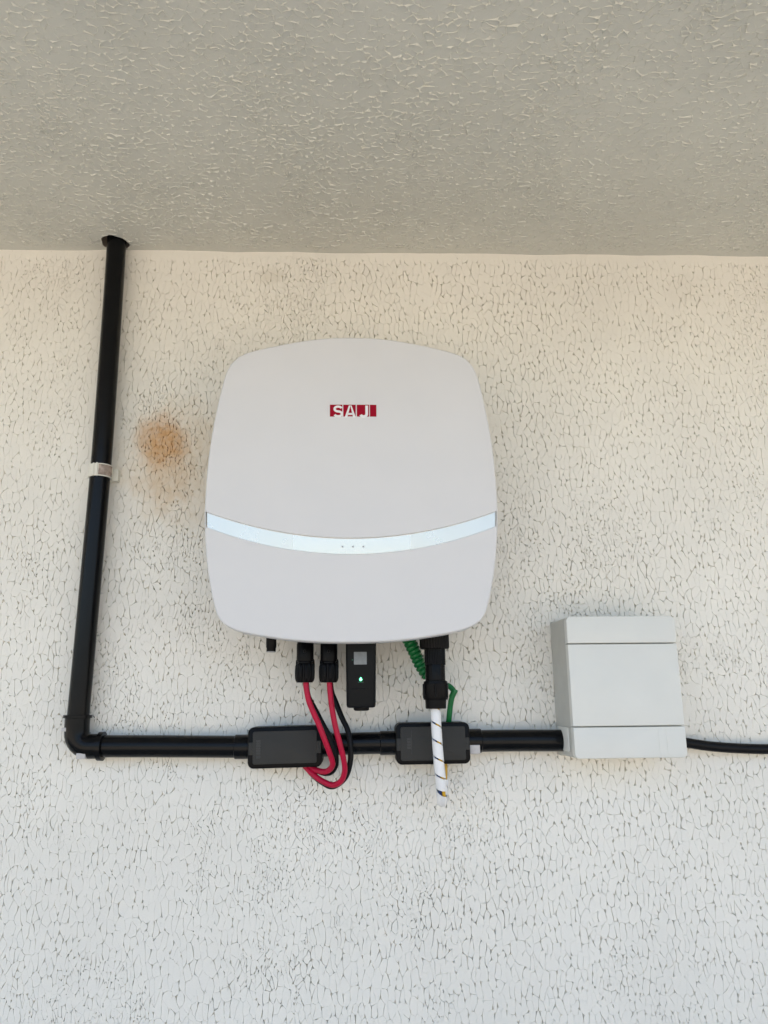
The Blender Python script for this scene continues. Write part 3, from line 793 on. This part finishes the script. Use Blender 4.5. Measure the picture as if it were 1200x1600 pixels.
# ------------------------------------------------------------------ green earth wire, coiled behind the connector
gp = smooth_path([(0.0701, -0.055, 1.6967), (0.0757, -0.053, 1.6837), (0.0832, -0.05, 1.667), (0.0915, -0.047, 1.6485), (0.1019, -0.044, 1.6337), (0.117, -0.042, 1.6244), (0.1301, -0.042, 1.6187)], 16)
t = thing('earth_wire', gp[0], 'coiled green earth wire passing behind the black screw connector', 'wire')
gl = [0.0]
for a, b_ in zip(gp, gp[1:]): gl.append(gl[-1]+(b_-a).length)
gf = frames(gp)
pts = []; turns = 16; n_ = turns*16
for i in range(n_+1):
    s = gl[-1]*i/n_; j = min(max(q for q in range(len(gl)) if gl[q] <= s), len(gl)-2)
    f = (s-gl[j])/(gl[j+1]-gl[j]); p = gf[j][0]*(1-f)+gf[j+1][0]*f; a, b_ = gf[j][2], gf[j][3]
    w = 2*math.pi*i/16; rc = 0.0068 - 0.0030*(i/n_)**1.4
    pts.append(p + (a*math.cos(w)+b_*math.sin(w))*rc)
bm = bmesh.new(); tube(bm, pts, lambda q: 0.0039-0.0006*q, 10)
obj('coil', bm, M['green'], t)
bm = bmesh.new(); tube(bm, smooth_path([(0.1247, -0.04, 1.6225), (0.1345, -0.044, 1.6177), (0.1397, -0.046, 1.6103), (0.1368, -0.045, 1.6021), (0.135, -0.042, 1.593), (0.1333, -0.036, 1.5766), (0.1326, -0.03, 1.5637), (0.1328, -0.026, 1.5545)], 8), 0.0041, 14)
obj('straight_wire', bm, M['green'], t)
bm = bmesh.new(); tube(bm, smooth_path([(0.1358, -0.045, 1.6021), (0.1396, -0.047, 1.6094), (0.1411, -0.047, 1.6135)], 6), lambda q: 0.0042+0.0006*q, 12)
obj('wire_tail', bm, M['green'], t)

# ------------------------------------------------------------------ black conduit run
PR = 0.0156; PD = 0.024
GRP = 'black conduit pipes along the wall'
def pipe(name, pts, label, r=PR):
    path = smooth_path(pts, 6); bm = bmesh.new(); tube(bm, path, r, 32)
    return tag(obj(name, bm, M['black'], loc=path[0]), label, 'pipe', GRP)
VT = (-0.4098, -0.024, 2.3455); VM1 = (-0.4085, -0.024, 2.2602); VM2 = (-0.4062, -0.024, 1.967); VB = (-0.4097, -0.024, 1.5877)
def ext(a, b_, k): return tuple(b_[i]+(b_[i]-a[i])*k for i in range(3))
pipe('conduit_pipe', [ext(VM1, VT, 1.1), VT, VM1, (-0.4071, -0.024, 2.114), VM2, (-0.4078, -0.024, 1.7734), VB, (-0.4103, -0.024, 1.5732)], 'tall vertical black conduit pipe rising through the ceiling hole')
# pale clip holding the vertical pipe
cp = Vector((-0.4061, -0.024, 1.9532)); ax = (Vector(VM1)-Vector(VM2)).normalized()
t = thing('pipe_clip', cp, 'ivory plastic clip around the vertical black pipe, with grubby right side', 'pipe clip')
bm = bmesh.new(); lathe(bm, cp-ax*0.0100, ax, [(0, PR+0.0005), (0, PR+0.0024), (0.0200, PR+0.0024), (0.0200, PR+0.0005)], 40); obj('band', bm, M['clip'], t)
def tilt(p):  # follow the lean of the pipe
    q = Vector((p[0], p[1], p[2])); return q + Vector((ax.x/ax.z*(q.z-cp.z), 0, 0))
bm = bmesh.new(); box(bm, cp.x-0.0010, cp.x+0.0012, cp.z-0.0105, cp.z+0.0105, PD+0.010, PD+PR+0.0042, tilt); obj('ridge', bm, M['clip'], t, smooth=False)
bm = bmesh.new(); box(bm, cp.x-0.0065, cp.x-0.0045, cp.z-0.0103, cp.z+0.0103, PD+0.010, PD+PR+0.0030, tilt); obj('ridge', bm, M['clip'], t, smooth=False)
bm = bmesh.new(); box(bm, cp.x-0.0180, cp.x+0.0235, cp.z-0.0105, cp.z+0.0095, 0.0005, 0.0110, tilt); obj('base', bm, M['clip'], t, smooth=False)
bm = bmesh.new()
r0 = PR+0.0026; pts_ = []
for s_ in range(9):
    w = R(-82+s_*9.5); pts_.append((cp.x+r0*math.cos(w), cp.y+r0*math.sin(w)))
a = [bm.verts.new(tilt((x, y, cp.z-0.0085))) for x, y in pts_]; b_ = [bm.verts.new(tilt((x, y, cp.z+0.0085))) for x, y in pts_]
c_ = [bm.verts.new(tilt((x+0.0002, y+0.0006, cp.z-0.0085))) for x, y in pts_]; d_ = [bm.verts.new(tilt((x+0.0002, y+0.0006, cp.z+0.0085))) for x, y in pts_]
ring_faces(bm, a, b_, False); ring_faces(bm, c_, d_, False); ring_faces(bm, a, c_, False); ring_faces(bm, b_, d_, False)
obj('tape_patch', bm, M['tape'], t)

# elbow
ev = Vector((-0.4105, -0.024, 1.5804)); eh = Vector((-0.3744, -0.024, 1.5387)); ec = Vector(((-0.4103, -0.024, 1.5624)[0], -PD, eh.z))
t = thing('pipe_elbow', ec, 'black right angle elbow joining vertical and horizontal conduit', 'pipe elbow')
ER = 0.0175
k_ = 0.021
path = [ev, ev.lerp(ec+Vector((0, 0, k_)), 0.6)]
A = ec+Vector((0.0004, 0, k_)); B = ec+Vector((k_, 0, 0))
for s_ in range(9):
    w = R(90*s_/8); path.append(Vector((B.x-(B.x-A.x)*math.cos(w), -PD, A.z-(A.z-B.z)*math.sin(w))))
path += [B.lerp(eh, 0.5), eh]
bm = bmesh.new(); tube(bm, path, ER, 32); obj('bend', bm, M['black'], t)
bm = bmesh.new(); lathe(bm, ev-Vector((0, 0, 0.002)), Vector(VM2)-Vector(VB), [(0, ER), (0.0006, 0.0202), (0.0044, 0.0202), (0.005, PR+0.0003)], 40); obj('rim', bm, M['black'], t)
bm = bmesh.new(); lathe(bm, eh-Vector((0.003, 0, 0)), (1, 0, 0), [(0, ER), (0.0006, 0.0202), (0.0075, 0.0204), (0.0082, PR+0.0003)], 40); obj('rim', bm, M['black'], t)
chips = [((-0.4278, -0.036, 1.5657), (-0.4187, -0.036, 1.5603), 0.02, 0.0375, 'small white bracket tip showing left of the elbow'), ((-0.4034, -0.0385, 1.5303), (-0.3906, -0.0385, 1.5222), 0.01, 0.0385, 'small white bracket peeping out below the elbow'), ((0.1612, -0.0412, 1.535), (0.1761, -0.0412, 1.5224), 0.004, 0.0412, 'pale plastic bracket under the socket right of second junction box')]
for (a, b_, d0, d1, lab) in chips:
    bm = bmesh.new(); plate(bm, min(a[0], b_[0]), max(a[0], b_[0]), min(a[2], b_[2]), max(a[2], b_[2]), d0, d1, 0.0012, 0.0006)
    tag(obj('pipe_bracket', bm, M['bracket'], loc=a), lab, 'bracket')

pipe('conduit_pipe', [(-0.3772, -0.024, 1.5388), (-0.2888, -0.024, 1.5377), (-0.1591, -0.024, 1.5353)], 'long horizontal black conduit between the elbow and first junction box')
pipe('conduit_pipe', [(-0.0612, -0.024, 1.5368), (-0.0003, -0.024, 1.5383), (0.058, -0.024, 1.5385)], 'short black conduit crossed by cables between the two junction boxes')
pipe('conduit_pipe', [(0.1629, -0.024, 1.5395), (0.2265, -0.024, 1.5397), (0.3066, -0.024, 1.5387)], 'black conduit running from second junction box into the grey box')

# ------------------------------------------------------------------ junction boxes
def junction(name, c4, label, lidx, sockets, marks, screws):
    # c4 : outline (x0, x1, z0, z1) in metres, tilt in radians
    (x0, x1, z0, z1), tl = c4
    cx, cz = (x0+x1)/2, (z0+z1)/2
    def xf(p):
        q = Vector(p); dx, dz = q.x-cx, q.z-cz
        return Vector((cx+dx*math.cos(tl)-dz*math.sin(tl), q.y, cz+dx*math.sin(tl)+dz*math.cos(tl)))
    t = thing(name, (cx, 0, cz), label, 'junction box', 'black junction boxes on the conduit')
    bm = bmesh.new(); plate(bm, x0, x1, z0, z1, 0.001, 0.0475, 0.0085, 0.002, xf); obj('body', bm, M['rubber'], t)
    l = lidx
    bm = bmesh.new(); plate(bm, x0+l, x1-l, z0+l*0.8, z1-l*0.8, 0.046, 0.0500, 0.003, 0.0007, xf); lid = obj('lid', bm, M['lid'], t)
    zc = cz-0.001
    for sx in (x0+l*0.75, x1-l*0.75):
        bm = bmesh.new(); plate(bm, sx-0.0042, sx+0.0042, zc-0.0085, zc+0.0085, 0.046, 0.0497, 0.001, 0.0005, xf); obj('lid_tab', bm, M['lid'], lid)
        bm = bmesh.new(); q = xf((sx, 0, zc)); lathe(bm, (q.x, -0.0470, q.z), (0, -1, 0), [(0, 0.0014), (0.0033, 0.0014)], 16); obj('screw', bm, M['screw'], lid)
    for (u0, u1, v0, v1) in marks:
        bm = bmesh.new(); a = x0+l+(x1-x0-2*l)*u0; b_ = x0+l+(x1-x0-2*l)*u1; h = z1-z0-2*l*0.8; c_ = z0+l*0.8+h*v0; d_ = z0+l*0.8+h*v1
        box(bm, a, b_, c_, d_, 0.0490, 0.0504, xf); obj('embossed_mark', bm, M['lidmark'], lid, smooth=False)
    for sx, ex, zz in sockets:
        bm = bmesh.new(); q0 = Vector((sx, -PD, zz)); L_ = ex-sx
        s_ = 1 if L_ > 0 else -1
        lathe(bm, q0, (s_, 0, 0), [(0, 0.0172), (abs(L_)-0.001, 0.0172), (abs(L_), 0.0162)], 36); obj('pipe_socket', bm, M['black'], t)
    return t
cells = [(0.055, 0.12, 0.30+0.075*i, 0.30+0.075*i+0.058) for i in range(6)] + [(0.055, 0.085, 0.18, 0.26), (0.092, 0.12, 0.18, 0.26)]
cells2 = [(0.10, 0.16, 0.35+0.085*i, 0.35+0.085*i+0.065) for i in range(4)] + [(0.165, 0.172, 0.2, 0.9)]
J1 = (-0.1587, -0.0524, 1.5071, 1.5642); J2 = (0.0536, 0.1609, 1.5094, 1.5671)
junction('junction_box', (J1, 0.016), 'left black junction box where the red and black cables end', 0.0075, [(J1[0]+0.01, (-0.1804, -0.024, 1.5355)[0], (-0.1804, -0.024, 1.5355)[2]), (J1[1]-0.01, (-0.0388, -0.024, 1.5374)[0], (-0.0388, -0.024, 1.5374)[2])], cells, None)
junction('junction_box', (J2, 0.004), 'right black junction box crossed by the white wrapped cable', 0.0068, [(J2[0]+0.01, (0.0311, -0.024, 1.5384)[0], (0.0311, -0.024, 1.5384)[2]), (J2[1]-0.01, (0.1809, -0.024, 1.5399)[0], (0.1809, -0.024, 1.5399)[2])], cells2, None)

# ------------------------------------------------------------------ grey distribution box
BX0, BX1, BZ0, BZ1 = (0.3011, 0.4604, 1.5173, 1.7149); BD = 0.090
t = thing('distribution_box', ((BX0+BX1)/2, 0, BZ0), 'light grey plastic distribution box with plain door at the right', 'distribution box')
bm = bmesh.new()
rings = []
for ins, d in ((-0.0012, 0.0005), (-0.0012, 0.006), (0.0, 0.008), (0.0004, 0.066), (0.004, 0.0662)):
    rings.append([bm.verts.new((x, -d, z)) for x, z in rrect(BX0+ins, BX1-ins, BZ0+ins, BZ1-ins, 0.004)])
for a, b_ in zip(rings, rings[1:]): ring_faces(bm, a, b_)
bm.faces.new(rings[0]); bm.faces.new(rings[-1])
obj('housing', bm, M['boxshade'], t)
bm = bmesh.new(); plate(bm, BX0, BX1, BZ0, BZ1, 0.0665, 0.0780, 0.0060, 0.0006); obj('cover_frame', bm, M['boxshade'], t)
H_ = BZ1-BZ0
z1a = BZ1-H_*0.199; z2a = BZ0+H_*0.2165
def front(name, z0, z1, rt, rb, d=BD):
    bm = bmesh.new(); bev = 0.0016
    def ring(ins, dd):
        out = []
        for cx, cz, a0, r in ((BX1, z1, 0, rt), (BX0, z1, 90, rt), (BX0, z0, 180, rb), (BX1, z0, 270, rb)):
            sx = -1 if a0 in (0, 270) else 1; sz = -1 if a0 in (0, 90) else 1
            rr = max(r-ins, 0.0002)
            for k in range(6):
                w = R(a0+18*k); out.append(bm.verts.new((cx+sx*(ins+rr)+rr*math.cos(w), -dd, cz+sz*(ins+rr)+rr*math.sin(w))))
        return out
    rs_ = [ring(0, 0.0775), ring(0, d-bev), ring(bev*.3, d-bev*.3), ring(bev, d)]
    for a, b_ in zip(rs_, rs_[1:]): ring_faces(bm, a, b_)
    bm.faces.new(rs_[-1]); bm.faces.new(rs_[0])
    return obj(name, bm, M['box'], t)
front('top_cover', z1a+0.0007, BZ1, 0.0065, 0.0005)
front('door', z2a+0.0007, z1a-0.0007, 0.0005, 0.0005, BD-0.0004)
low = front('bottom_cover', BZ0, z2a-0.0007, 0.0005, 0.0065)
for fx in (0.755, 0.826):
    bm = bmesh.new(); x = BX0+(BX1-BX0)*fx; box(bm, x-0.00025, x+0.00025, BZ0+0.003, z2a-0.003, BD-0.001, BD+0.0003); obj('moulding_line', bm, M['box'], low, smooth=False)
bm = bmesh.new(); zc = (0.305, -0.03, 1.539)[2]
v_ = plate(bm, 0.002, 0.0655, BZ0+0.008, zc+0.020, 0, 0.0016, 0.003, 0.0005)
bmesh.ops.transform(bm, matrix=Matrix(((0, 1, 0, BX0), (-1, 0, 0, 0), (0, 0, 1, 0), (0, 0, 0, 1))), verts=bm.verts)
obj('entry_plate', bm, M['box'], t)
bm = bmesh.new(); tube(bm, smooth_path([(0.4723, -0.02, 1.5365), (0.4922, -0.02, 1.5326), (0.5251, -0.019, 1.5276), (0.564, -0.018, 1.5243), (0.6124, -0.018, 1.5224), (0.7003, -0.018, 1.5218), (0.8287, -0.018, 1.5248), (1.0086, -0.018, 1.5301)], 10), 0.0073, 20)
tag(obj('power_cable', bm, M['blackwire'], loc=(0.4894, -0.02, 1.5336)), 'thick black cable leaving the grey box towards the right edge', 'cable')
